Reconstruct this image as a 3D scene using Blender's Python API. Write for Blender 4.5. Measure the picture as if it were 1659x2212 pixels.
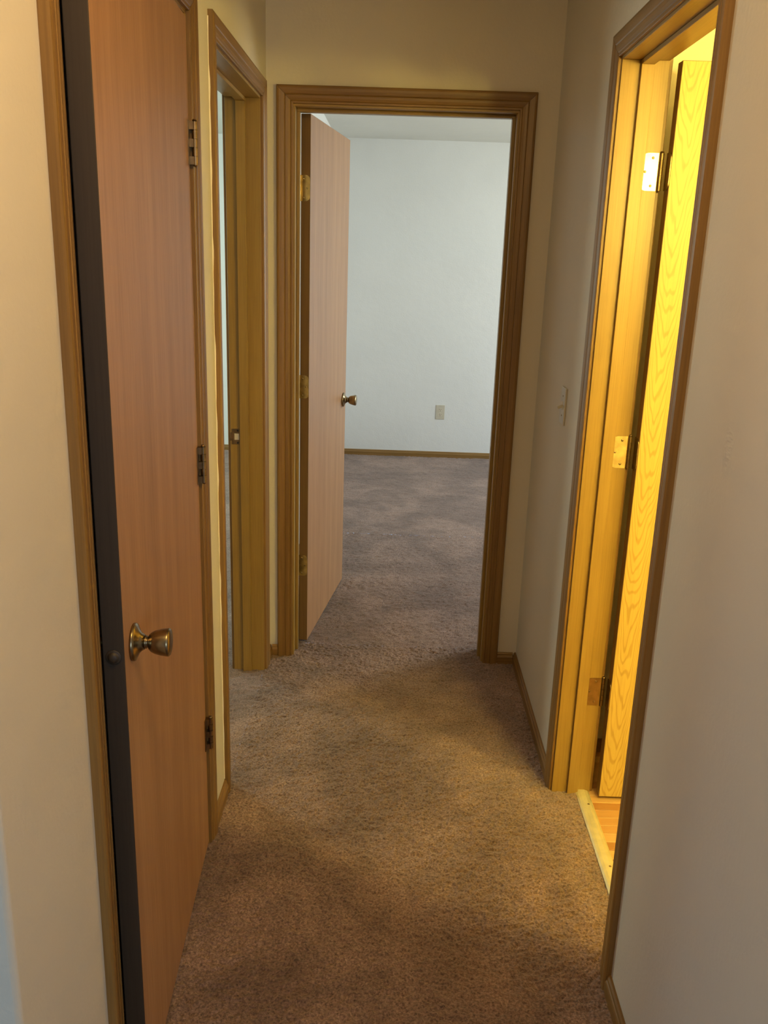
import bpy, bmesh, math, random
import numpy as np
from mathutils import Vector, Matrix

for o in list(bpy.data.objects):
    bpy.data.objects.remove(o)
SC = bpy.context.scene
COL = SC.collection
random.seed(7)
NP = np.random.RandomState(11)

# ------------------------------------------------------------------ camera
F_PX = 1909.0
EYE = Vector((0, 0, 1.570))
pit, yaw, rol = (math.radians(a) for a in (16.322, -0.33, 1.871))
fw = Vector((math.sin(yaw)*math.cos(pit), math.cos(yaw)*math.cos(pit), -math.sin(pit)))
r0 = Vector((math.cos(yaw), -math.sin(yaw), 0)); u0 = r0.cross(fw)
rt = r0*math.cos(rol) + u0*math.sin(rol); up = -r0*math.sin(rol) + u0*math.cos(rol)
cd = bpy.data.cameras.new('camera')
cam = bpy.data.objects.new('camera', cd); COL.objects.link(cam)
cd.sensor_fit = 'VERTICAL'; cd.sensor_height = 36.0; cd.sensor_width = 27.0
cd.lens = F_PX*36.0/2212.0
cd.clip_start = 0.02
M = Matrix((rt, up, -fw)).transposed().to_4x4(); M.translation = EYE
cam.matrix_world = M
SC.camera = cam

# ------------------------------------------------------------------ world, exposure
SC.view_settings.view_transform = 'Standard'
SC.view_settings.look = 'None'
SC.view_settings.gamma = 1.0
SC.view_settings.use_curve_mapping = False
SC.view_settings.exposure = 0.0
W = bpy.data.worlds.new('world'); SC.world = W; W.use_nodes = True
bg = W.node_tree.nodes['Background']
bg.inputs['Color'].default_value = (0.62, 0.75, 1.0, 1)
bg.inputs['Strength'].default_value = 0.6

# ------------------------------------------------------------------ lights
def area(name, loc, direction, sx, sy, power, color):
    l = bpy.data.lights.new(name, 'AREA'); l.shape = 'RECTANGLE'; l.size = sx; l.size_y = sy
    l.energy = power; l.color = color
    o = bpy.data.objects.new(name, l); COL.objects.link(o); o.location = loc
    o.rotation_euler = Vector(direction).to_track_quat('-Z', 'Z').to_euler()
    return o
def point(name, loc, power, color, radius=0.1):
    l = bpy.data.lights.new(name, 'POINT'); l.energy = power; l.color = color; l.shadow_soft_size = radius
    o = bpy.data.objects.new(name, l); COL.objects.link(o); o.location = loc
    return o
DAY = (0.70, 0.85, 1.0)
# daylight through the windows of the rooms
# (per window: sky light falling in, and light thrown up from the sunlit ground)
SKY = (0.55, 0.76, 1.0); GROUND = (1.0, 0.88, 0.52)
area('daylight_far_room', (3.16, 5.3, 1.45), (-1, 0, -0.62), 1.5, 1.15, 66, SKY)
area('ground_light_far_room', (3.15, 5.3, 1.45), (-1, 0, 0.75), 1.5, 1.15, 56, GROUND)
area('daylight_left_room', (-3.66, 5.0, 1.45), (1, 0, -0.3), 1.5, 1.15, 105, (0.80, 0.96, 0.84))
area('daylight_living_room', (-3.16, -0.6, 1.35), (1, 0.35, -0.35), 1.9, 1.25, 27, (0.42, 0.72, 1.0))
area('fill_living_room_front', (1.7, -3.06, 1.38), (-0.42, 1, -0.42), 1.7, 1.2, 50, (0.54, 0.77, 1.0))  # added cool fill for the lower near left wall
# warm globe ceiling lamp over the mouth of the hall (out of frame) and vanity bulbs: emitting glass, built below
HALL_LAMP_STRENGTH = 67.0
HALL_LAMP_COLOR = (1.0, 0.635, 0.23)
BULB_STRENGTH = 370.0
BULB_COLOR = (1.0, 0.76, 0.165)

# ------------------------------------------------------------------ key dimensions (metres)
XL, XR = -0.464, 0.530           # hall side walls
YE = 3.263                       # end wall, hall face
TH = 0.115                       # wall thickness
ZC = 2.44                        # ceiling of hall side
ZC2 = 2.375                      # ceiling of the bedrooms
YL = 0.926                       # where the left hall wall begins
YB = 7.0                         # back wall of both bedrooms
ZH = 2.040                       # underside of head jambs

# ------------------------------------------------------------------ materials
def mat(name):
    m = bpy.data.materials.new(name); m.use_nodes = True
    nt = m.node_tree; b = nt.nodes['Principled BSDF']
    return m, nt, b
def N(nt, t, **kw):
    n = nt.nodes.new(t)
    for k, v in kw.items():
        if k in n.inputs.keys(): n.inputs[k].default_value = v
        else: setattr(n, k, v)
    return n
def ramp(nt, fac, stops):
    r = nt.nodes.new('ShaderNodeValToRGB')
    el = r.color_ramp.elements
    while len(el) < len(stops): el.new(0.5)
    for e, (p, c) in zip(el, stops):
        e.position = p; e.color = (*c, 1)
    nt.links.new(fac, r.inputs['Fac'])
    return r.outputs['Color']
def mixc(nt, mode, fac, a, b):
    n = nt.nodes.new('ShaderNodeMix'); n.data_type = 'RGBA'; n.blend_type = mode
    for s, v in ((0, fac), (6, a), (7, b)):
        if isinstance(v, (int, float)): n.inputs[s].default_value = v
        elif isinstance(v, tuple): n.inputs[s].default_value = (*v, 1)
        else: nt.links.new(v, n.inputs[s])
    return n.outputs[2]

SCUFF = (1.369, 1.30)
def wall_paint(name, c, rough=0.55):
    m, nt, b = mat(name)
    tc = N(nt, 'ShaderNodeTexCoord')
    n1 = N(nt, 'ShaderNodeTexNoise', Scale=1.6, Detail=3.0)
    nt.links.new(tc.outputs['Object'], n1.inputs['Vector'])
    d = tuple(v*0.95 for v in c)
    b_col = ramp(nt, n1.outputs['Fac'], [(0.35, d), (0.65, c)])
    nt.links.new(b_col, b.inputs['Base Color'])
    n2 = N(nt, 'ShaderNodeTexNoise', Scale=95.0, Detail=3.0)
    n3 = N(nt, 'ShaderNodeTexNoise', Scale=14.0, Detail=1.0)
    for n in (n2, n3): nt.links.new(tc.outputs['Object'], n.inputs['Vector'])
    bp = N(nt, 'ShaderNodeBump', Strength=0.16, Distance=0.004)
    bp2 = N(nt, 'ShaderNodeBump', Strength=0.12, Distance=0.012)
    nt.links.new(n2.outputs['Fac'], bp.inputs['Height'])
    nt.links.new(n3.outputs['Fac'], bp2.inputs['Height'])
    nt.links.new(bp2.outputs['Normal'], bp.inputs['Normal'])
    # a patch of small dents low on the near right wall
    mpd = N(nt, 'ShaderNodeMapping'); mpd.inputs['Location'].default_value = (-0.53, -SCUFF[0], -SCUFF[1])
    nt.links.new(tc.outputs['Object'], mpd.inputs['Vector'])
    ms = N(nt, 'ShaderNodeMapping'); ms.inputs['Scale'].default_value = (10, 45, 18)
    nt.links.new(mpd.outputs['Vector'], ms.inputs['Vector'])
    le = N(nt, 'ShaderNodeVectorMath', operation='LENGTH'); nt.links.new(ms.outputs['Vector'], le.inputs[0])
    mk = N(nt, 'ShaderNodeMapRange'); mk.inputs['From Min'].default_value = 1.0; mk.inputs['From Max'].default_value = 0.4
    nt.links.new(le.outputs['Value'], mk.inputs['Value'])
    md = N(nt, 'ShaderNodeMapping'); md.inputs['Scale'].default_value = (60, 60, 150)
    nt.links.new(tc.outputs['Object'], md.inputs['Vector'])
    nd = N(nt, 'ShaderNodeTexNoise', Scale=1.0, Detail=1.0); nt.links.new(md.outputs['Vector'], nd.inputs['Vector'])
    mm = N(nt, 'ShaderNodeMath', operation='MULTIPLY'); nt.links.new(mk.outputs['Result'], mm.inputs[0]); nt.links.new(nd.outputs['Fac'], mm.inputs[1])
    bp3 = N(nt, 'ShaderNodeBump', Strength=0.5, Distance=0.003)
    nt.links.new(mm.outputs[0], bp3.inputs['Height']); nt.links.new(bp.outputs['Normal'], bp3.inputs['Normal'])
    nt.links.new(bp3.outputs['Normal'], b.inputs['Normal'])
    b.inputs['Roughness'].default_value = rough
    b.inputs['Specular IOR Level'].default_value = 0.3
    return m

def wood(name, dark, light, rough=0.42, band=1.0, cathedral=0.0, pore=0.35):
    """grain runs along z of the 'grain' attribute"""
    m, nt, b = mat(name)
    at = N(nt, 'ShaderNodeAttribute', attribute_name='grain')
    mp = N(nt, 'ShaderNodeMapping'); mp.inputs['Scale'].default_value = (34*band, 34*band, 0.9)
    nt.links.new(at.outputs['Vector'], mp.inputs['Vector'])
    n1 = N(nt, 'ShaderNodeTexNoise', Scale=1.0, Detail=4.0, Roughness=0.6)
    nt.links.new(mp.outputs['Vector'], n1.inputs['Vector'])
    mp2 = N(nt, 'ShaderNodeMapping'); mp2.inputs['Scale'].default_value = (330, 330, 7.0)
    nt.links.new(at.outputs['Vector'], mp2.inputs['Vector'])
    n2 = N(nt, 'ShaderNodeTexNoise', Scale=1.0, Detail=2.0)
    nt.links.new(mp2.outputs['Vector'], n2.inputs['Vector'])
    col = ramp(nt, n1.outputs['Fac'], [(0.30, dark), (0.70, light)])
    if cathedral:
        # nested arches: phase = z/pitch - k (x-c)^2 + noise
        sx = N(nt, 'ShaderNodeSeparateXYZ'); nt.links.new(at.outputs['Vector'], sx.inputs[0])
        def M2(op, a, b):
            n = N(nt, 'ShaderNodeMath', operation=op)
            for i, v in enumerate((a, b)):
                if isinstance(v, (int, float)): n.inputs[i].default_value = v
                else: nt.links.new(v, n.inputs[i])
            return n.outputs[0]
        mp3 = N(nt, 'ShaderNodeMapping'); mp3.inputs['Scale'].default_value = (14.0, 14.0, 2.2)
        nt.links.new(at.outputs['Vector'], mp3.inputs['Vector'])
        n3 = N(nt, 'ShaderNodeTexNoise', Scale=1.0, Detail=3.0, Roughness=0.5)
        nt.links.new(mp3.outputs['Vector'], n3.inputs['Vector'])
        dx = M2('SUBTRACT', sx.outputs[0], 0.044)
        ph = M2('ADD', M2('SUBTRACT', M2('MULTIPLY', sx.outputs[2], 19.0), M2('MULTIPLY', M2('MULTIPLY', dx, dx), 2500.0)), M2('MULTIPLY', n3.outputs['Fac'], 9.0))
        mu = N(nt, 'ShaderNodeMath', operation='MULTIPLY'); mu.inputs[1].default_value = 6.2832
        nt.links.new(ph, mu.inputs[0])
        si = N(nt, 'ShaderNodeMath', operation='SINE'); nt.links.new(mu.outputs[0], si.inputs[0])
        ri = ramp(nt, si.outputs[0], [(0.0, (1, 1, 1)), (0.35, (1, 1, 1)), (0.95, (0.74, 0.66, 0.52))])
        col = mixc(nt, 'MULTIPLY', cathedral, col, ri)
    po = ramp(nt, n2.outputs['Fac'], [(0.36, (0.70, 0.62, 0.55)), (0.55, (1, 1, 1))])
    col = mixc(nt, 'MULTIPLY', pore, col, po)
    nt.links.new(col, b.inputs['Base Color'])
    bp = N(nt, 'ShaderNodeBump', Strength=0.10, Distance=0.0008)
    nt.links.new(n2.outputs['Fac'], bp.inputs['Height'])
    nt.links.new(bp.outputs['Normal'], b.inputs['Normal'])
    b.inputs['Roughness'].default_value = rough
    return m

def metal(name, c, rough=0.3, met=1.0, spot=None):
    m, nt, b = mat(name)
    tc = N(nt, 'ShaderNodeTexCoord')
    n = N(nt, 'ShaderNodeTexNoise', Scale=40.0, Detail=3.0)
    nt.links.new(tc.outputs['Object'], n.inputs['Vector'])
    d = spot or tuple(v*0.72 for v in c)
    nt.links.new(ramp(nt, n.outputs['Fac'], [(0.38, d), (0.62, c)]), b.inputs['Base Color'])
    b.inputs['Metallic'].default_value = met; b.inputs['Roughness'].default_value = rough
    return m

def plain(name, c, rough=0.5):
    m, nt, b = mat(name)
    tc = N(nt, 'ShaderNodeTexCoord')
    n = N(nt, 'ShaderNodeTexNoise', Scale=30.0, Detail=2.0)
    nt.links.new(tc.outputs['Object'], n.inputs['Vector'])
    nt.links.new(ramp(nt, n.outputs['Fac'], [(0.3, tuple(v*0.93 for v in c)), (0.7, c)]), b.inputs['Base Color'])
    b.inputs['Roughness'].default_value = rough
    return m

def carpet_mat():
    m, nt, b = mat('cut_pile_carpet')
    tc = N(nt, 'ShaderNodeTexCoord')
    def noise(scale, det=2.0, rough=0.5, dist=0.0):
        n = N(nt, 'ShaderNodeTexNoise', Scale=scale, Detail=det, Roughness=rough, Distortion=dist)
        nt.links.new(tc.outputs['Object'], n.inputs['Vector']); return n.outputs['Fac']
    base = ramp(nt, noise(175, 3, 0.7), [(0.30, (0.085, 0.048, 0.034)), (0.50, (0.265, 0.166, 0.124)), (0.72, (0.47, 0.318, 0.248))])
    big = ramp(nt, noise(2.3, 2.5, 0.55, 0.8), [(0.36, (0.66, 0.62, 0.60)), (0.50, (0.86, 0.84, 0.83)), (0.62, (1.10, 1.09, 1.08))])
    mid = ramp(nt, noise(9.0, 3, 0.6, 0.4), [(0.36, (0.84, 0.83, 0.82)), (0.62, (1.08, 1.08, 1.08))])
    c = mixc(nt, 'MULTIPLY', 1.0, base, big); c = mixc(nt, 'MULTIPLY', 1.0, c, mid)
    nt.links.new(c, b.inputs['Base Color'])
    bp = N(nt, 'ShaderNodeBump', Strength=0.9, Distance=0.004)
    nt.links.new(noise(260, 3, 0.7), bp.inputs['Height'])
    nt.links.new(bp.outputs['Normal'], b.inputs['Normal'])
    b.inputs['Roughness'].default_value = 0.95
    b.inputs['Specular IOR Level'].default_value = 0.1
    b.inputs['Sheen Weight'].default_value = 0.25
    b.inputs['Sheen Roughness'].default_value = 0.6
    return m

PAINT = wall_paint('cream_wall_paint', (0.67, 0.62, 0.53))
PAINT_COOL = wall_paint('white_wall_paint', (0.72, 0.73, 0.72))
CEIL = wall_paint('ceiling_paint', (0.66, 0.66, 0.62), 0.8)
CASING = wood('golden_oak_casing', (0.175, 0.092, 0.023), (0.285, 0.158, 0.044), 0.40, 1.0, 0, 0.35)
JAMB = wood('oak_jamb', (0.27, 0.165, 0.038), (0.34, 0.215, 0.055), 0.38, 0.5, 0, 0.3)
LEAF = wood('oak_door_veneer', (0.36, 0.190, 0.090), (0.46, 0.255, 0.125), 0.45, 0.55, 0, 0.5)
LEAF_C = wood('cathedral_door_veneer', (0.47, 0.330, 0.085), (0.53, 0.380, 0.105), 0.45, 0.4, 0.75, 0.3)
EDGE = wood('stained_door_edge', (0.17, 0.100, 0.038), (0.22, 0.130, 0.050), 0.5, 1.5)
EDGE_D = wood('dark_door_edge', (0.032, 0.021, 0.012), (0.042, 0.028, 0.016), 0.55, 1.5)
BRASS = metal('antique_brass', (0.36, 0.28, 0.165), 0.27, 1.0, (0.23, 0.175, 0.10))
BRASS_B = metal('polished_brass_plate', (0.86, 0.72, 0.40), 0.24)
BRASS_D = metal('tarnished_brass', (0.30, 0.21, 0.11), 0.38)
DARK = plain('dark_recess', (0.02, 0.016, 0.012), 0.7)
IVORY = plain('ivory_plastic', (0.56, 0.52, 0.42), 0.35)
IVORY_W = plain('almond_plastic', (0.60, 0.55, 0.44), 0.3)
STRIP = metal('worn_threshold_metal', (0.72, 0.66, 0.42), 0.42, 0.45, (0.64, 0.59, 0.38))
WHITE = plain('white_frame_paint', (0.78, 0.78, 0.76), 0.4)
CAULK = plain('caulk', (0.80, 0.74, 0.60), 0.6)
CARPET = carpet_mat()
PLANKS = [wood('floor_plank_%s' % n, d, l, 0.33, 0.7, 0.5, 0.3) for n, d, l in (
    ('honey', (0.46, 0.25, 0.08), (0.54, 0.30, 0.11)), ('amber', (0.36, 0.165, 0.045), (0.44, 0.22, 0.07)),
    ('pale', (0.58, 0.35, 0.14), (0.66, 0.42, 0.18)))]

# ------------------------------------------------------------------ mesh helpers
def link(name, bm, mats, parent=None, loc=None, grain='z', smooth=False, seed=None):
    bmesh.ops.recalc_face_normals(bm, faces=bm.faces)
    me = bpy.data.meshes.new(name); bm.to_mesh(me); bm.free()
    for m in (mats if isinstance(mats, (list, tuple)) else [mats]): me.materials.append(m)
    o = bpy.data.objects.new(name, me); COL.objects.link(o)
    if parent: o.parent = parent
    if loc: o.location = loc
    if smooth:
        for p in me.polygons: p.use_smooth = True
    add_grain(me, grain)
    return o
def add_grain(me, grain):
    n = len(me.vertices); co = np.empty(n*3, 'f'); me.vertices.foreach_get('co', co); co = co.reshape(-1, 3)
    off = NP.rand(3)*20*(0 if me.name.startswith('door_leaf') else 1)
    idx = {'z': (0, 1, 2), 'y': (0, 2, 1), 'x': (1, 2, 0)}[grain]
    g = co[:, idx] + off
    a = me.attributes.new('grain', 'FLOAT_VECTOR', 'POINT'); a.data.foreach_set('vector', g.astype('f').ravel())
def box(bm, x0, x1, y0, y1, z0, z1, mi=0):
    v = [bm.verts.new((x, y, z)) for z in (z0, z1) for y in (y0, y1) for x in (x0, x1)]
    fs = [(0, 1, 3, 2), (4, 6, 7, 5), (0, 4, 5, 1), (2, 3, 7, 6), (0, 2, 6, 4), (1, 5, 7, 3)]
    out = []
    for f in fs:
        q = bm.faces.new([v[i] for i in f]); q.material_index = mi; out.append(q)
    return v
def bevbox(bm, x0, x1, y0, y1, z0, z1, r, seg=2, mi=0):
    t = bmesh.new(); box(t, x0, x1, y0, y1, z0, z1)
    bmesh.ops.bevel(t, geom=list(t.edges), offset=r, segments=seg, affect='EDGES', profile=0.6)
    merge(bm, t, mi); t.free()
def merge(bm, t, mi=0, mx=None):
    mp = {}
    for v in t.verts: mp[v] = bm.verts.new(mx @ v.co if mx else v.co)
    for f in t.faces:
        try:
            q = bm.faces.new([mp[v] for v in f.verts]); q.material_index = mi; q.smooth = f.smooth
        except ValueError: pass
def prism(bm, pts, f, s0, s1, mi=0):
    """closed 2-d outline pts swept between s0(p) and s1(p); f(u,t,s)->xyz"""
    a = [bm.verts.new(f(u, t, s0(u) if callable(s0) else s0)) for u, t in pts]
    b = [bm.verts.new(f(u, t, s1(u) if callable(s1) else s1)) for u, t in pts]
    n = len(pts)
    for i in range(n):
        q = bm.faces.new((a[i], a[(i+1) % n], b[(i+1) % n], b[i])); q.material_index = mi
    for ring in (a[::-1], b):
        q = bm.faces.new(ring); q.material_index = mi
def lathe(bm, prof, mx, seg=28, mi=0, smooth=True):
    rings = []
    for r, h in prof:
        if r < 1e-6: rings.append([bm.verts.new(mx @ Vector((0, 0, h)))])
        else: rings.append([bm.verts.new(mx @ Vector((r*math.cos(2*math.pi*k/seg), r*math.sin(2*math.pi*k/seg), h))) for k in range(seg)])
    for a, b in zip(rings, rings[1:]):
        for k in range(seg):
            l = (k+1) % seg
            if len(a) == 1 and len(b) == 1: continue
            if len(a) == 1: vs = (a[0], b[l], b[k])
            elif len(b) == 1: vs = (a[k], a[l], b[0])
            else: vs = (a[k], a[l], b[l], b[k])
            q = bm.faces.new(vs); q.material_index = mi; q.smooth = smooth
def empty(name, loc=(0, 0, 0), rz=0, parent=None):
    o = bpy.data.objects.new(name, None); COL.objects.link(o); o.location = loc; o.rotation_euler = (0, 0, rz)
    o.empty_display_size = 0.1
    if parent: o.parent = parent
    return o
def tag(o, label=None, cat=None, group=None, kind=None):
    for k, v in (('label', label), ('category', cat), ('group', group), ('kind', kind)):
        if v: o[k] = v
    return o
def struct(o, label, cat): return tag(o, label, cat, kind='structure')

# ------------------------------------------------------------------ walls
ZB = -0.02
def wall_boxes(name, boxes, m, label, cat='wall', bevel=None):
    bm = bmesh.new()
    for b in boxes: box(bm, *b)
    return struct(link(name, bm, m), label, cat)

JT = 0.018
# door openings: jamb faces
D1 = (1.300, 2.066)     # closet, left wall
D2 = (2.365, 3.118)     # left bedroom, left wall
D3 = (-0.365, 0.391)    # end wall (x)
D4 = (1.668, 2.376)     # bathroom, right wall
zo = ZH + JT
# left wall with a softly rounded start
bm = bmesh.new()
r = 0.010
c = []
for k in range(7):
    a = math.pi*1.5 + (math.pi/2)*k/6
    c.append((XL - r + r*math.cos(a), YL + r + r*math.sin(a)))
pts = [(XL-TH, YL)] + c + [(XL, D1[0]-JT), (XL-TH, D1[0]-JT)]
prism(bm, pts, lambda u, t, s: (u, t, s), ZB, ZC)
for b in ((XL-TH, XL, D1[1]+JT, D2[0]-JT, ZB, ZC), (XL-TH, XL, D2[1]+JT, YE+TH, ZB, ZC),
          (XL-TH, XL, D1[0]-JT, D1[1]+JT, zo, ZC), (XL-TH, XL, D2[0]-JT, D2[1]+JT, zo, ZC)):
    box(bm, *b)
struct(link('wall_left', bm, PAINT), 'cream painted left hall wall around the closet and left bedroom doorways', 'wall')
wall_boxes('wall_right', [(XR, XR+TH, 0.13, D4[0]-JT, ZB, ZC), (XR, XR+TH, D4[1]+JT, YE, ZB, ZC),
                          (XR, XR+TH, D4[0]-JT, D4[1]+JT, zo, ZC)], PAINT,
           'cream painted right hall wall around the brightly lit doorway')
wall_boxes('wall_back', [(XL, D3[0]-JT, YE, YE+TH, ZB, ZC), (D3[1]+JT, 3.2, YE, YE+TH, ZB, ZC),
                         (D3[0]-JT, D3[1]+JT, YE, YE+TH, zo, ZC)], PAINT,
           'cream painted end wall of the hall around the bedroom doorway')
BX, BY0, BY1 = 1.78, 0.35, 2.62          # bathroom extent
# living room behind the camera
wall_boxes('wall_front', [(-3.2, 0.8, -3.2, -3.1, ZB, ZC), (2.6, 3.3, -3.2, -3.1, ZB, ZC), (0.8, 2.6, -3.2, -3.1, ZB, 0.70),
                          (0.8, 2.6, -3.2, -3.1, 2.05, ZC)], PAINT, 'cream living room wall behind the camera with an added window for fill light')
wall_boxes('wall_right', [(3.2, 3.3, -3.1, 0.25, ZB, ZC)], PAINT, 'cream right wall of the living room behind the camera')
wall_boxes('wall_back', [(XR+TH, 3.2, 0.13, BY0-0.1, ZB, ZC)], PAINT, 'cream living room wall returning right from the hall opening')
wall_boxes('wall_left', [(-3.3, -3.2, -3.2, YL+TH, ZB, 0.70), (-3.3, -3.2, -3.2, YL+TH, 2.05, ZC),
                         (-3.3, -3.2, -3.2, -1.6, 0.70, 2.05), (-3.3, -3.2, 0.4, YL+TH, 0.70, 2.05)], PAINT,
           'cream living room wall with a window, behind and left of the camera')
wall_boxes('wall_back', [(-3.2, XL-TH, YL, YL+TH, ZB, ZC)], PAINT, 'cream living room wall returning left from the hall opening')
# closet
wall_boxes('wall_left', [(-1.30, -1.20, YL+TH, 2.17, ZB, ZC)], PAINT, 'back wall inside the dark closet')
wall_boxes('wall_front', [(-3.7, XL-TH, 2.17, 2.25, ZB, ZC)], PAINT_COOL, 'partition wall between closet and left bedroom')
# left bedroom
wall_boxes('wall_back', [(-3.7, -0.595, YB, YB+0.1, ZB, ZC)], PAINT_COOL, 'pale wall of the left bedroom with an outlet')
wall_boxes('wall_left', [(-3.8, -3.7, 2.17, YB+0.1, ZB, 0.82), (-3.8, -3.7, 2.17, YB+0.1, 2.08, ZC),
                         (-3.8, -3.7, 2.17, 4.2, 0.82, 2.08), (-3.8, -3.7, 5.8, YB+0.1, 0.82, 2.08)], PAINT_COOL,
           'left bedroom wall holding its window')
wall_boxes('wall_right', [(-0.595, -0.480, YE+TH, YB, ZB, ZC)], PAINT_COOL, 'partition wall between the two bedrooms, behind the open door')
# far bedroom
wall_boxes('wall_back', [(-0.595, 3.3, YB, YB+0.1, ZB, ZC)], PAINT_COOL, 'pale back wall of the far bedroom with a duplex outlet')
wall_boxes('wall_right', [(3.2, 3.3, YE, YB, ZB, 0.82), (3.2, 3.3, YE, YB, 2.08, ZC),
                          (3.2, 3.3, YE, 4.5, 0.82, 2.08), (3.2, 3.3, 6.1, YB, 0.82, 2.08)], PAINT_COOL,
           'far bedroom wall holding its window')
# bathroom
wall_boxes('wall_right', [(BX, BX+0.1, BY0-0.1, BY1+0.1, ZB, ZC)], PAINT, 'bathroom side wall facing the doorway')
wall_boxes('wall_back', [(XR+TH, BX, BY1, BY1+0.1, ZB, ZC)], PAINT, 'bathroom wall behind the open yellow lit door')
wall_boxes('wall_front', [(XR+TH, BX, BY0-0.1, BY0, ZB, ZC)], PAINT, 'bathroom wall carrying the vanity lamp')
# ceilings
wall_boxes('ceiling', [(-3.8, 3.3, -3.2, YB+0.1, ZC, ZC+0.08)], CEIL, 'off white ceiling of hall, living room and bathroom', 'ceiling')
wall_boxes('ceiling', [(-3.7, -0.595, YE+TH, YB, ZC2, ZC), (-0.480, 3.2, YE+TH, YB, ZC2, ZC), (-3.7, XL-TH, 2.25, YE+TH, ZC2, ZC)], CEIL, 'grey white ceiling of the two bedrooms', 'ceiling')

# windows of the neighbouring rooms
def window(name, horiz, at, a0, a1, z0, z1, label):
    root = struct(empty(name, (at, (a0+a1)/2, z0) if horiz == 'y' else ((a0+a1)/2, at, z0)), label, 'window')
    h = (a1-a0)/2; hh = z1-z0
    def bx(nm, p0, p1, q0, q1, t=0.03):
        bm = bmesh.new()
        if horiz == 'y': bevbox(bm, -t, t, p0, p1, q0, q1, 0.004)
        else: bevbox(bm, p0, p1, -t, t, q0, q1, 0.004)
        return link(nm, bm, WHITE, root)
    bx('window_frame', -h, -h+0.05, 0.0, hh); bx('window_frame', h-0.05, h, 0.0, hh)
    bx('window_frame', -h+0.05, h-0.05, hh-0.05, hh); bx('window_sill', -h+0.05, h-0.05, 0, 0.05, 0.045)
    bx('mullion', -0.02, 0.02, 0.05, hh-0.05, 0.02)
window('window_1', 'y', 3.25, 4.5, 6.1, 0.82, 2.08, 'white framed two pane window lighting the far bedroom')
window('window_2', 'y', -3.75, 4.2, 5.8, 0.82, 2.08, 'white framed two pane window lighting the left bedroom')
window('window_3', 'y', -3.25, -1.6, 0.4, 0.70, 2.05, 'white framed two pane window left of and behind the camera')
window('fill_window_4', 'x', -3.15, 0.8, 2.6, 0.70, 2.05, 'added white framed two pane window behind the camera, opening for the fill light')  # unseen window, added to go with the living room fill light

# ------------------------------------------------------------------ carpet
def vnoise(x, y, s, seed):
    rs = np.random.RandomState(seed); n = 512
    t = rs.rand(n, n)
    X, Y = x*s, y*s; xi = np.floor(X).astype(int); yi = np.floor(Y).astype(int)
    fx, fy = X-xi, Y-yi; fx = fx*fx*(3-2*fx); fy = fy*fy*(3-2*fy)
    g = lambda a, b: t[(xi+a) % n, (yi+b) % n]
    return (g(0, 0)*(1-fx)+g(1, 0)*fx)*(1-fy)+(g(0, 1)*(1-fx)+g(1, 1)*fx)*fy
def height(x, y):
    h = (vnoise(x, y, 150, 1)-0.5)*0.0062 + (vnoise(x, y, 47, 2)-0.5)*0.0040 + (vnoise(x, y, 7, 3)-0.5)*0.004
    return h
verts, faces = [], []
def grid(x0, x1, y0, y1, step):
    nx = max(1, int(round((x1-x0)/step))); ny = max(1, int(round((y1-y0)/step)))
    X, Y = np.meshgrid(np.linspace(x0, x1, nx+1), np.linspace(y0, y1, ny+1), indexing='ij')
    jx = (vnoise(X, Y, 210, 5)-0.5)*step*0.8; jy = (vnoise(X, Y, 210, 6)-0.5)*step*0.8
    Z = height(X, Y)
    if step > 0.02: Z = Z*0.0; jx = jy = 0
    P = np.stack([X+jx, Y+jy, Z], -1).reshape(-1, 3)
    base = sum(len(v) for v in verts)
    i, j = np.meshgrid(np.arange(nx), np.arange(ny), indexing='ij')
    a = (i*(ny+1)+j).ravel()+base
    verts.append(P); faces.append(np.stack([a, a+ny+1, a+ny+2, a+1], -1))
grid(XL, XR, 0.95, YE+TH, 0.0034)
grid(XR, 0.606, D4[0], D4[1], 0.0034)
grid(-0.480, 1.10, YE+TH, 4.9, 0.0065)
grid(-0.480, 1.10, 4.9, YB, 0.011)
grid(1.10, 3.2, YE+TH, YB, 0.3)
grid(-0.62, XL, D2[0]-0.04, D2[1]+0.04, 0.0065)
grid(-3.7, -1.6, 2.2, YB, 0.3)
grid(-1.6, -0.595, 2.25, YB, 0.012)
grid(-3.2, XR, -3.1, 0.95, 0.2)
grid(XR, 3.2, -3.1, 0.13, 0.2)
grid(-1.2, XL, 1.0, 2.2, 0.0113)
V = np.concatenate(verts); Fc = np.concatenate(faces)
me = bpy.data.meshes.new('floor')
me.vertices.add(len(V)); me.vertices.foreach_set('co', V.astype('f').ravel())
me.loops.add(len(Fc)*4); me.loops.foreach_set('vertex_index', Fc.astype('i').ravel())
me.polygons.add(len(Fc)); me.polygons.foreach_set('loop_start', np.arange(len(Fc), dtype='i')*4)
me.polygons.foreach_set('use_smooth', np.ones(len(Fc), dtype=bool))
me.update(); me.validate(); me.materials.append(CARPET)
fl = bpy.data.objects.new('floor', me); COL.objects.link(fl)
struct(fl, 'mauve brown cut pile carpet running through hall and bedrooms', 'carpet')

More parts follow.
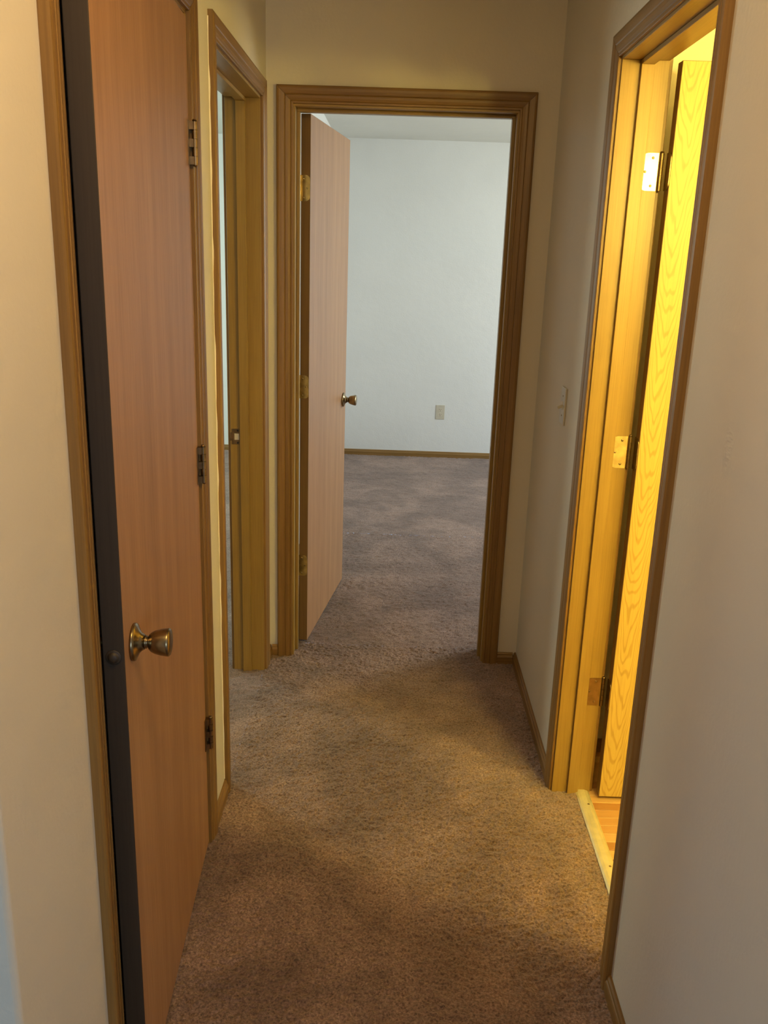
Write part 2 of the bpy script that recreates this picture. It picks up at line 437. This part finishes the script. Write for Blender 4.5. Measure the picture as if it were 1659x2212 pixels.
# bathroom floor: strips of wood
bm = bmesh.new(); box(bm, 0.640, BX, BY0, BY1, -0.03, -0.006)
bf = struct(link('floor', bm, DARK), 'orange wood strip floor beyond the metal threshold', 'floor')
pw = 0.0372
meshes = {}
y = BY0; row = 0
while y < BY1 - 0.005:
    x = 0.641 - random.random()*0.30
    while x < BX:
        L = random.choice((0.36, 0.46, 0.58)); xa, xb = max(x, 0.641), min(x+L, BX)
        if xb - xa > 0.003:
            y1 = min(y+pw, BY1)
            bm = bmesh.new(); dz = random.uniform(-0.0004, 0.0004)
            bevbox(bm, xa+0.0004, xb-0.0004, y+0.0004, y1-0.0004, -0.006, 0.0+dz, 0.0005, 1)
            link('plank', bm, random.choice(PLANKS), bf, grain='x')
        x += L
    y += pw; row += 1

# metal threshold strip
th = tag(empty('threshold_strip', (0.622, (D4[0]+D4[1])/2, 0)), 'worn pale metal threshold strip between the carpet and the wood floor', 'threshold')
hl = (D4[1]-D4[0])/2
bm = bmesh.new()
prof = [(-0.021, -0.006), (-0.021, 0.003), (-0.016, 0.0062), (-0.008, 0.0078), (0.006, 0.0078), (0.015, 0.0050), (0.021, 0.0008), (0.021, -0.002)]
prism(bm, prof, lambda u, t, s: (u, s, t), -hl, hl)
link('strip', bm, STRIP, th)
for yy in (-0.27, 0.0, 0.28):
    bm = bmesh.new()
    lathe(bm, [(0.0, 0.0084), (0.0022, 0.0083), (0.0036, 0.0078), (0.0036, 0.004)], Matrix.Translation((0.005, yy, 0)), 12)
    link('nail', bm, BRASS_D, th)

# ------------------------------------------------------------------ baseboards
BP = [(0, ZB), (0.0125, ZB), (0.0125, 0.026), (0.0105, 0.031), (0.0085, 0.034), (0.0080, 0.040), (0.005, 0.045), (0, 0.045)]
def baseboard(name, p0, p1, nrm, label, m=CASING):
    p0, p1 = Vector((*p0, 0)), Vector((*p1, 0)); n = Vector((*nrm, 0)); d = (p1-p0); L = d.length; d.normalize()
    bm = bmesh.new()
    prism(bm, BP, lambda u, t, s: p0 + n*(u+0.0003) + d*s + Vector((0, 0, t)), 0, L)
    return struct(link(name, bm, m, grain='x' if abs(d.x) > 0.5 else 'y'), label, 'baseboard')
CW, RV = 0.057, 0.006          # casing width, reveal
co = CW+RV
bb = lambda s: 'low oak baseboard '+s
baseboard('baseboard_left', (XL, D1[1]+co), (XL, D2[0]-co), (1, 0), bb('on the left wall between closet and bedroom casings'))
baseboard('baseboard_left', (XL, YL+0.012), (XL, D1[0]-co), (1, 0), bb('on the left wall nearest the camera'))
baseboard('baseboard_left', (XL, D2[1]+co), (XL, YE), (1, 0), bb('stub in the far left corner of the hall'))
baseboard('baseboard_back', (XL+0.013, YE), (D3[0]-co, YE), (0, -1), bb('piece left of the end doorway'))
baseboard('baseboard_back', (D3[1]+co, YE), (XR-0.013, YE), (0, -1), bb('piece right of the end doorway'))
baseboard('baseboard_right', (XR, D4[1]+co), (XR, YE), (-1, 0), bb('along the right wall beyond the lit doorway'))
baseboard('baseboard_right', (XR, 0.14), (XR, D4[0]-co), (-1, 0), bb('along the right wall nearest the camera'))
baseboard('baseboard_back', (-0.48, YB), (3.2, YB), (0, -1), bb('along the far bedroom back wall'))
baseboard('baseboard_left', (-0.48, YE+TH+0.0), (-0.48, YB-0.013), (1, 0), bb('behind the open far bedroom door'))
baseboard('baseboard_back', (-3.7, YB), (-0.595, YB), (0, -1), bb('along the left bedroom back wall'))
baseboard('baseboard_back', (XR+TH+0.002, BY1), (BX, BY1), (0, -1), bb('behind the bathroom door'))

# ------------------------------------------------------------------ doors
CP = [(0, 0), (0, 0.0075), (0.0015, 0.0090), (0.0065, 0.0092), (0.0085, 0.0078), (0.0105, 0.0096), (0.0180, 0.0118), (0.0260, 0.0128),
      (0.0285, 0.0112), (0.0310, 0.0132), (0.0400, 0.0150), (0.0480, 0.0158), (0.0535, 0.0150), (0.0570, 0.0120), (0.0570, 0)]
def casing_set(root, O, A, n, a0, a1, mat_=CASING):
    """O origin on the wall face, A unit vector along the wall, n outward normal"""
    zt = ZH+RV
    e = 0.0003
    for sgn, a in ((-1, a0-RV), (1, a1+RV)):
        bm = bmesh.new()
        prism(bm, CP, lambda u, t, s: O + A*(a+sgn*u) + n*(t+e) + Vector((0, 0, s)), ZB, lambda u: zt+u)
        link('casing', bm, mat_, root, grain='z')
    bm = bmesh.new()
    aa = [bm.verts.new(O + A*(a0-RV-u) + n*(t+e) + Vector((0, 0, zt+u+0.0010))) for u, t in CP]
    ab = [bm.verts.new(O + A*(a1+RV+u) + n*(t+e) + Vector((0, 0, zt+u+0.0010))) for u, t in CP]
    k = len(CP)
    for i in range(k): bm.faces.new((aa[i], aa[(i+1) % k], ab[(i+1) % k], ab[i]))
    bm.faces.new(aa[::-1]); bm.faces.new(ab)
    link('casing', bm, mat_, root, grain='x' if abs(A.x) > 0.5 else 'y')
def frame(root, O, A, n, a0, a1, stop0, stop1):
    """jambs and stops; depth measured from the wall face O against n"""
    P = lambda a, d, z: O + A*a - n*d + Vector((0, 0, z))
    def pc(nm, A0, A1, d0, d1, z0, z1, gr, m=JAMB):
        bm = bmesh.new(); p, q = P(A0, d0, z0), P(A1, d1, z1)
        bevbox(bm, min(p.x, q.x), max(p.x, q.x), min(p.y, q.y), max(p.y, q.y), z0, z1, 0.0009, 1)
        return link(nm, bm, m, root, grain=gr)
    ga = 'x' if abs(A.x) > 0.5 else 'y'
    pc('jamb', a0-JT, a0, -0.0006, TH+0.0006, ZB, ZH, 'z'); pc('jamb', a1, a1+JT, -0.0006, TH+0.0006, ZB, ZH, 'z')
    pc('jamb', a0-JT, a1+JT, -0.0006, TH+0.0006, ZH, ZH+JT, ga)
    s = 0.011
    pc('stop', a0+0.0002, a0+s, stop0, stop1, ZB, ZH-s, 'z'); pc('stop', a1-s, a1-0.0002, stop0, stop1, ZB, ZH-s, 'z')
    pc('stop', a0+0.0002, a1-0.0002, stop0, stop1, ZH-s, ZH-0.0002, ga)

def plate_outline(w, h, rr, seg=6):
    """hinge leaf, straight at u=0, rounded corners at u=w"""
    p = [(0, -h/2)]
    for k in range(seg+1):
        a = -math.pi/2 + math.pi/2*k/seg; p.append((w-rr+rr*math.cos(a), -h/2+rr+rr*math.sin(a)))
    for k in range(seg+1):
        a = math.pi/2*k/seg; p.append((w-rr+rr*math.cos(a), h/2-rr+rr*math.sin(a)))
    p.append((0, h/2)); return p
HZ = (1.786, 1.068, 0.342)
def leaf(root, pin, ang, closed, w, m_face, m_edge, knob_z=0.925, wrap=False, brass=None, edge_latch=False, thick=0.035, z0=0.012, xo=0.0, yo=0.0):
    """root-level child: door slab hung on three hinges. local X hinge->free edge, +Y swing side"""
    lf_bm = bmesh.new()
    x0, x1, ya, yb = 0.003+xo, 0.003+xo+w, -0.006-yo-thick, -0.006-yo
    t = bmesh.new(); box(t, x0, x1, ya, yb, z0, 2.034)
    bmesh.ops.bevel(t, geom=list(t.edges), offset=0.0012, segments=1, affect='EDGES')
    for f in t.faces:
        f.material_index = 0 if abs(f.normal.y) > 0.9 else 1
    mp = {v: lf_bm.verts.new(v.co) for v in t.verts}
    for f in t.faces:
        q = lf_bm.faces.new([mp[v] for v in f.verts]); q.material_index = f.material_index
    t.free()
    lf = link('door_leaf', lf_bm, [m_face, m_edge], root)
    lf.location = Vector(pin) - root.location; lf.rotation_euler = (0, 0, ang)
    br = brass or BRASS_D
    # hinges: barrel + door-side leaf (moves with the door)
    for i, z in enumerate(HZ):
        bm = bmesh.new(); h = 0.089; R = 0.0062; kn = 5; kh = h/kn
        for k in range(kn):
            lathe(bm, [(0, -h/2+k*kh+0.0006), (R, -h/2+k*kh+0.0006), (R, -h/2+(k+1)*kh-0.0006), (0, -h/2+(k+1)*kh-0.0006)],
                  Matrix.Translation((0, 0, z)), 20, smooth=False)
        lathe(bm, [(0, -h/2-0.004), (0.003, -h/2-0.003), (0.0045, -h/2), (0.0036, h/2), (0.0055, h/2+0.0015), (0.004, h/2+0.004), (0, h/2+0.005)],
              Matrix.Translation((0, 0, z)), 16, smooth=False)
        # leaf on the door edge
        ol = plate_outline(0.036, h, 0.015)
        prism(bm, ol, lambda u, tt, s: Vector((s, -0.004-yo-u, z+tt)), x0-0.0018, x0+0.0005)
        for su, st in ((0.012, 0.032), (0.012, -0.032), (0.026, 0.0)):
            lathe(bm, [(0.0, 0.0006), (0.0034, 0.0006), (0.0034, -0.001)], Matrix.Translation((x0-0.0018, -0.004-yo-su, z+st)) @ Matrix.Rotation(-math.pi/2, 4, 'Y'), 10)
        if wrap:
            for k in (0, 2, 4):
                box(bm, -0.002, 0.011, yb+0.0002, -0.002, z-h/2+k*kh+0.0006, z-h/2+(k+1)*kh-0.0006)
            box(bm, 0.009, 0.022, yb+0.0001, yb+0.0024, z-h/2, z+h/2)
        link('hinge', bm, br, lf, smooth=False)
    # knobs both sides
    kx = x1-0.060
    for side in (1, -1):
        mx = Matrix.Translation((kx, yb if side == 1 else ya, knob_z)) @ Matrix.Rotation(-side*math.pi/2, 4, 'X')
        bm = bmesh.new()
        lathe(bm, [(0, 0.0), (0.0320, 0.0), (0.0325, 0.003), (0.0315, 0.0055), (0.027, 0.0075), (0.020, 0.0105), (0.0150, 0.0150), (0.0130, 0.0190), (0, 0.0195)], mx, 36)
        link('rosette', bm, BRASS, lf)
        bm = bmesh.new()
        lathe(bm, [(0, 0.0195), (0.0115, 0.0196), (0.0115, 0.0225), (0.0098, 0.0232), (0.0098, 0.0262), (0.0130, 0.0270), (0.0168, 0.0310), (0.0198, 0.0370), (0.0225, 0.0470),
                   (0.0240, 0.0580), (0.0238, 0.0605), (0.0215, 0.0625), (0.0130, 0.0640), (0, 0.0645)], mx, 36)
        link('knob', bm, BRASS, lf)
    # latch on the free edge
    mx = Matrix.Translation((x1, (ya+yb)/2, knob_z)) @ Matrix.Rotation(math.pi/2, 4, 'Y')
    bm = bmesh.new()
    lathe(bm, [(0, 0.0), (0.0128, 0.0), (0.0128, 0.0012), (0.011, 0.0016), (0.0085, 0.0016), (0.0080, 0.0050), (0.0045, 0.0066), (0, 0.0068)], mx, 24)
    link('latch', bm, BRASS_D if not edge_latch else EDGE_D, lf)
    return lf
def jamb_hinges(root, pin, out, along, m):
    """hinge leaves let into the jamb: 'along' points from the pin across the jamb, 'out' is the jamb face normal"""
    pin = Vector((pin[0], pin[1], 0)); out = Vector(out); along = Vector(along)
    for i, z in enumerate(HZ):
        bm = bmesh.new()
        prism(bm, plate_outline(0.040, 0.089, 0.015), lambda u, t, s: pin - root.location + along*(u+0.003) + Vector((0, 0, z+t)) + out*s, -0.0008, 0.0014)
        o = link('hinge_plate', bm, m[i], root)
        for su, st in ((0.014, 0.033), (0.014, -0.033), (0.031, 0.0)):
            q = out.to_track_quat('Z', 'Y').to_matrix().to_4x4()
            b2 = bmesh.new()
            lathe(b2, [(0, 0.0009), (0.0026, 0.0012), (0.0036, 0.0004), (0.0036, -0.001)], Matrix.Translation(pin - root.location + along*(su+0.003) + Vector((0, 0, z+st)) + out*0.0012) @ q, 12)
            link('screw', b2, BRASS_D, o)

X, Y = Vector((1, 0, 0)), Vector((0, 1, 0))
# door 1: closet, opens into the hall, slightly ajar
d1 = struct(empty('door_1'), 'flat oak closet door standing slightly ajar on the left, nearest the camera', 'door')
casing_set(d1, Vector((XL, 0, 0)), Y, X, *D1)
frame(d1, Vector((XL, 0, 0)), Y, X, *D1, 0.037, 0.069)
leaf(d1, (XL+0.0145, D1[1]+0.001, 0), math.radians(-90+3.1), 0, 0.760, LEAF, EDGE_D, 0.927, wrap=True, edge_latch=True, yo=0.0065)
# door 2: left bedroom, opens away into that room
d2 = struct(empty('door_2'), 'oak cased doorway on the left, second from the camera, strike plate on its far jamb', 'door')
casing_set(d2, Vector((XL, 0, 0)), Y, X, *D2)
casing_set(d2, Vector((XL-TH, 0, 0)), Y, -X, *D2)
frame(d2, Vector((XL, 0, 0)), Y, X, *D2, 0.047, 0.079)
leaf(d2, (XL-TH-0.006, D2[0], 0), math.radians(90+93), 0, 0.747, LEAF, EDGE, 0.92)
jamb_hinges(d2, (XL-TH-0.004, D2[0]), (0, 1, 0), (1, 0, 0), [BRASS_D]*3)
sp = bmesh.new()
bevbox(sp, -0.5735, -0.5360, D2[1]-0.0022, D2[1]+0.0005, 0.892, 0.949, 0.0008, 1)
box(sp, -0.5800, -0.5730, D2[1]-0.0060, D2[1]-0.0005, 0.906, 0.935)
spo = link('strike_plate', sp, BRASS_D, d2)
b2 = bmesh.new(); bevbox(b2, -0.5640, -0.5470, D2[1]-0.0027, D2[1]-0.0018, 0.909, 0.932, 0.0004, 1)
link('strike_hole', b2, plain('pale_wood_hole', (0.62, 0.55, 0.42)), spo)
for z in (0.8985, 0.9425):
    b2 = bmesh.new(); lathe(b2, [(0, 0.0008), (0.003, 0.0006), (0.0036, 0)], Matrix.Translation((-0.552, D2[1]-0.0022, z)) @ Matrix.Rotation(math.pi/2, 4, 'X'), 12)
    link('screw', b2, DARK, spo)
# door 3: far bedroom, opens away
d3 = struct(empty('door_3'), 'flat oak bedroom door swung open in the end doorway', 'door')
casing_set(d3, Vector((0, YE, 0)), X, -Y, *D3)
casing_set(d3, Vector((0, YE+TH, 0)), X, Y, *D3)
frame(d3, Vector((0, YE, 0)), X, -Y, *D3, 0.046, 0.078)
leaf(d3, (D3[0]+0.001, YE+TH+0.006, 0), math.radians(82.2), 0, 0.745, LEAF, EDGE, 0.915, brass=BRASS_B)
jamb_hinges(d3, (D3[0], YE+TH+0.004), (1, 0, 0), (0, -1, 0), [BRASS_D]*3)
# door 4: bathroom, opens away to a right angle
d4 = struct(empty('door_4'), 'yellow lit oak bathroom door open at a right angle in the right doorway', 'door')
casing_set(d4, Vector((XR, 0, 0)), Y, -X, *D4)
casing_set(d4, Vector((XR+TH, 0, 0)), Y, X, *D4)
frame(d4, Vector((XR, 0, 0)), Y, -X, *D4, 0.045, 0.077)
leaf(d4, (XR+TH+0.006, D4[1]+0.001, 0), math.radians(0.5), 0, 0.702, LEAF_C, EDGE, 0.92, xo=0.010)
jamb_hinges(d4, (XR+TH+0.001, D4[1]), (0, -1, 0), (-1, 0, 0), [BRASS_B, BRASS_B, BRASS_D])

# uneven caulk beads along the near casing edges
def caulk(root, x, y, s, n=120):
    bm = bmesh.new(); prev = None
    vn = vnoise(np.arange(n+1)*1.0, np.zeros(n+1), 0.35, int(abs(y)*1000))
    for k in range(n+1):
        z = 0.05+(ZH+0.05-0.05)*k/n; w = 0.0008+0.0026*vn[k]
        ring = [bm.verts.new(p) for p in ((x, y, z), (x, y-w, z), (x+s*w*0.8, y-w*0.35, z), (x+s*w*1.1, y, z))]
        if prev:
            for i in range(4): bm.faces.new((prev[i], prev[(i+1) % 4], ring[(i+1) % 4], ring[i]))
        prev = ring
    tag(link('caulk_bead', bm, CAULK, root), 'uneven cream caulk bead')
caulk(d2, XL, D2[0]-co, 1)

# ------------------------------------------------------------------ electrical plates
def outlet(loc, label, group=None):
    t = tag(empty('wall_outlet', loc), label, 'outlet', group)
    bm = bmesh.new(); bevbox(bm, -0.035, 0.035, -0.005, 0, -0.057, 0.057, 0.0022)
    link('cover_plate', bm, IVORY, t)
    for z in (0.0195, -0.0195):
        bm = bmesh.new(); ol = []
        for k in range(24):
            a = 2*math.pi*k/24; ol.append((max(-0.0165, min(0.0165, 0.0185*math.cos(a))), z+max(-0.0140, min(0.0140, 0.0175*math.sin(a)))))
        prism(bm, ol, lambda u, tt, s: (u, s, tt), -0.0068, -0.0049)
        s = link('socket', bm, IVORY_W, t)
        bm = bmesh.new()
        box(bm, -0.0078, -0.0052, -0.0073, -0.0066, z+0.0005, z+0.0085); box(bm, 0.0052, 0.0076, -0.0073, -0.0066, z+0.0010, z+0.0080)
        lathe(bm, [(0, 0.0073), (0.0026, 0.0072), (0.0026, 0.0066)], Matrix.Translation((0, 0, z-0.0075)) @ Matrix.Rotation(math.pi/2, 4, 'X'), 10)
        link('slots', bm, DARK, s)
    bm = bmesh.new(); lathe(bm, [(0, 0.0062), (0.002, 0.006), (0.003, 0.0048)], Matrix.Rotation(math.pi/2, 4, 'X'), 12)
    link('screw', bm, IVORY, t)
outlet((0.382, YB, 0.366), 'almond duplex outlet low on the far bedroom back wall', None)
outlet((-1.262, YB, 0.358), 'pale outlet glimpsed through the left bedroom doorway beside the jamb', None)
sw = tag(empty('light_switch', (XR, 2.722, 1.135)), 'almond toggle light switch on the right hall wall beyond the lit doorway', 'switch')
bm = bmesh.new(); bevbox(bm, -0.0055, 0, -0.035, 0.035, -0.057, 0.057, 0.0024); link('cover_plate', bm, IVORY, sw)
bm = bmesh.new(); bevbox(bm, -0.0070, -0.0050, -0.0055, 0.0055, -0.0125, 0.0125, 0.0008); link('toggle_slot', bm, IVORY_W, sw)
bm = bmesh.new()
t = bmesh.new(); box(t, -0.016, 0.0, -0.0045, 0.0045, -0.004, 0.004); bmesh.ops.bevel(t, geom=list(t.edges), offset=0.0012, segments=2, affect='EDGES')
merge(bm, t, 0, Matrix.Translation((-0.005, 0, 0)) @ Matrix.Rotation(math.radians(-28), 4, 'Y')); t.free()
link('toggle', bm, IVORY_W, sw)
for z in (0.0300, -0.0300):
    bm = bmesh.new(); lathe(bm, [(0, 0.0068), (0.0022, 0.0066), (0.0032, 0.0052)], Matrix.Translation((0, 0, z)) @ Matrix.Rotation(-math.pi/2, 4, 'Y'), 12)
    link('screw', bm, BRASS_D, sw)

# ------------------------------------------------------------------ vanity lamp that lights the bathroom
BULB, nt, b = mat('warm_bulb_glass')
b.inputs['Base Color'].default_value = (1, 0.9, 0.7, 1); b.inputs['Emission Color'].default_value = (*BULB_COLOR, 1)
b.inputs['Emission Strength'].default_value = BULB_STRENGTH
vl = tag(empty('vanity_lamp', (1.12, BY0, 1.85)), 'brass vanity light bar with four warm globe bulbs in the bathroom', 'lamp')
bm = bmesh.new(); bevbox(bm, -0.40, 0.40, 0.0, 0.045, -0.055, 0.055, 0.006); link('bar', bm, BRASS_B, vl)
for k in range(4):
    x = -0.30+0.20*k
    bm = bmesh.new(); lathe(bm, [(0, 0.04), (0.026, 0.045), (0.024, 0.068), (0.018, 0.075), (0, 0.076)], Matrix.Translation((x, 0, 0)) @ Matrix.Rotation(-math.pi/2, 4, 'X'), 20)
    link('socket', bm, WHITE, vl)
    bm = bmesh.new(); bmesh.ops.create_uvsphere(bm, u_segments=20, v_segments=12, radius=0.046, matrix=Matrix.Translation((x, 0.118, 0)))
    link('bulb', bm, BULB, vl, smooth=True)
ws = tag(empty('fill_sconce', (BX, 1.22, 1.86)), 'added brass sconce with a warm globe, widening the light from the bathroom', 'lamp')  # added second source, spreads bathroom light onto the left hall wall
bm = bmesh.new(); lathe(bm, [(0, 0), (0.055, 0), (0.055, 0.012), (0.030, 0.022), (0.022, 0.060), (0, 0.061)], Matrix.Rotation(-math.pi/2, 4, 'Y'), 24); link('wall_plate', bm, BRASS_B, ws)
bm = bmesh.new(); bmesh.ops.create_uvsphere(bm, u_segments=20, v_segments=12, radius=0.060, matrix=Matrix.Translation((-0.115, 0, 0))); link('globe', bm, BULB, ws, smooth=True)
# flush globe lamp at the mouth of the hall
HL, nt, b = mat('lamp_dome_glass')
b.inputs['Base Color'].default_value = (1, 0.9, 0.7, 1); b.inputs['Emission Color'].default_value = (*HALL_LAMP_COLOR, 1)
b.inputs['Emission Strength'].default_value = HALL_LAMP_STRENGTH
cl = tag(empty('ceiling_lamp', (0.04, 0.72, ZC)), 'flush ceiling lamp with a glowing dome over the mouth of the hall', 'lamp')
bm = bmesh.new(); lathe(bm, [(0, 0), (0.15, 0), (0.15, -0.02), (0.135, -0.03), (0, -0.03)], Matrix.Identity(4), 32); link('canopy', bm, BRASS_B, cl)
bm = bmesh.new(); lathe(bm, [(0.13, -0.03), (0.125, -0.06), (0.10, -0.095), (0.06, -0.118), (0, -0.125)], Matrix.Identity(4), 32); link('glass_dome', bm, HL, cl)
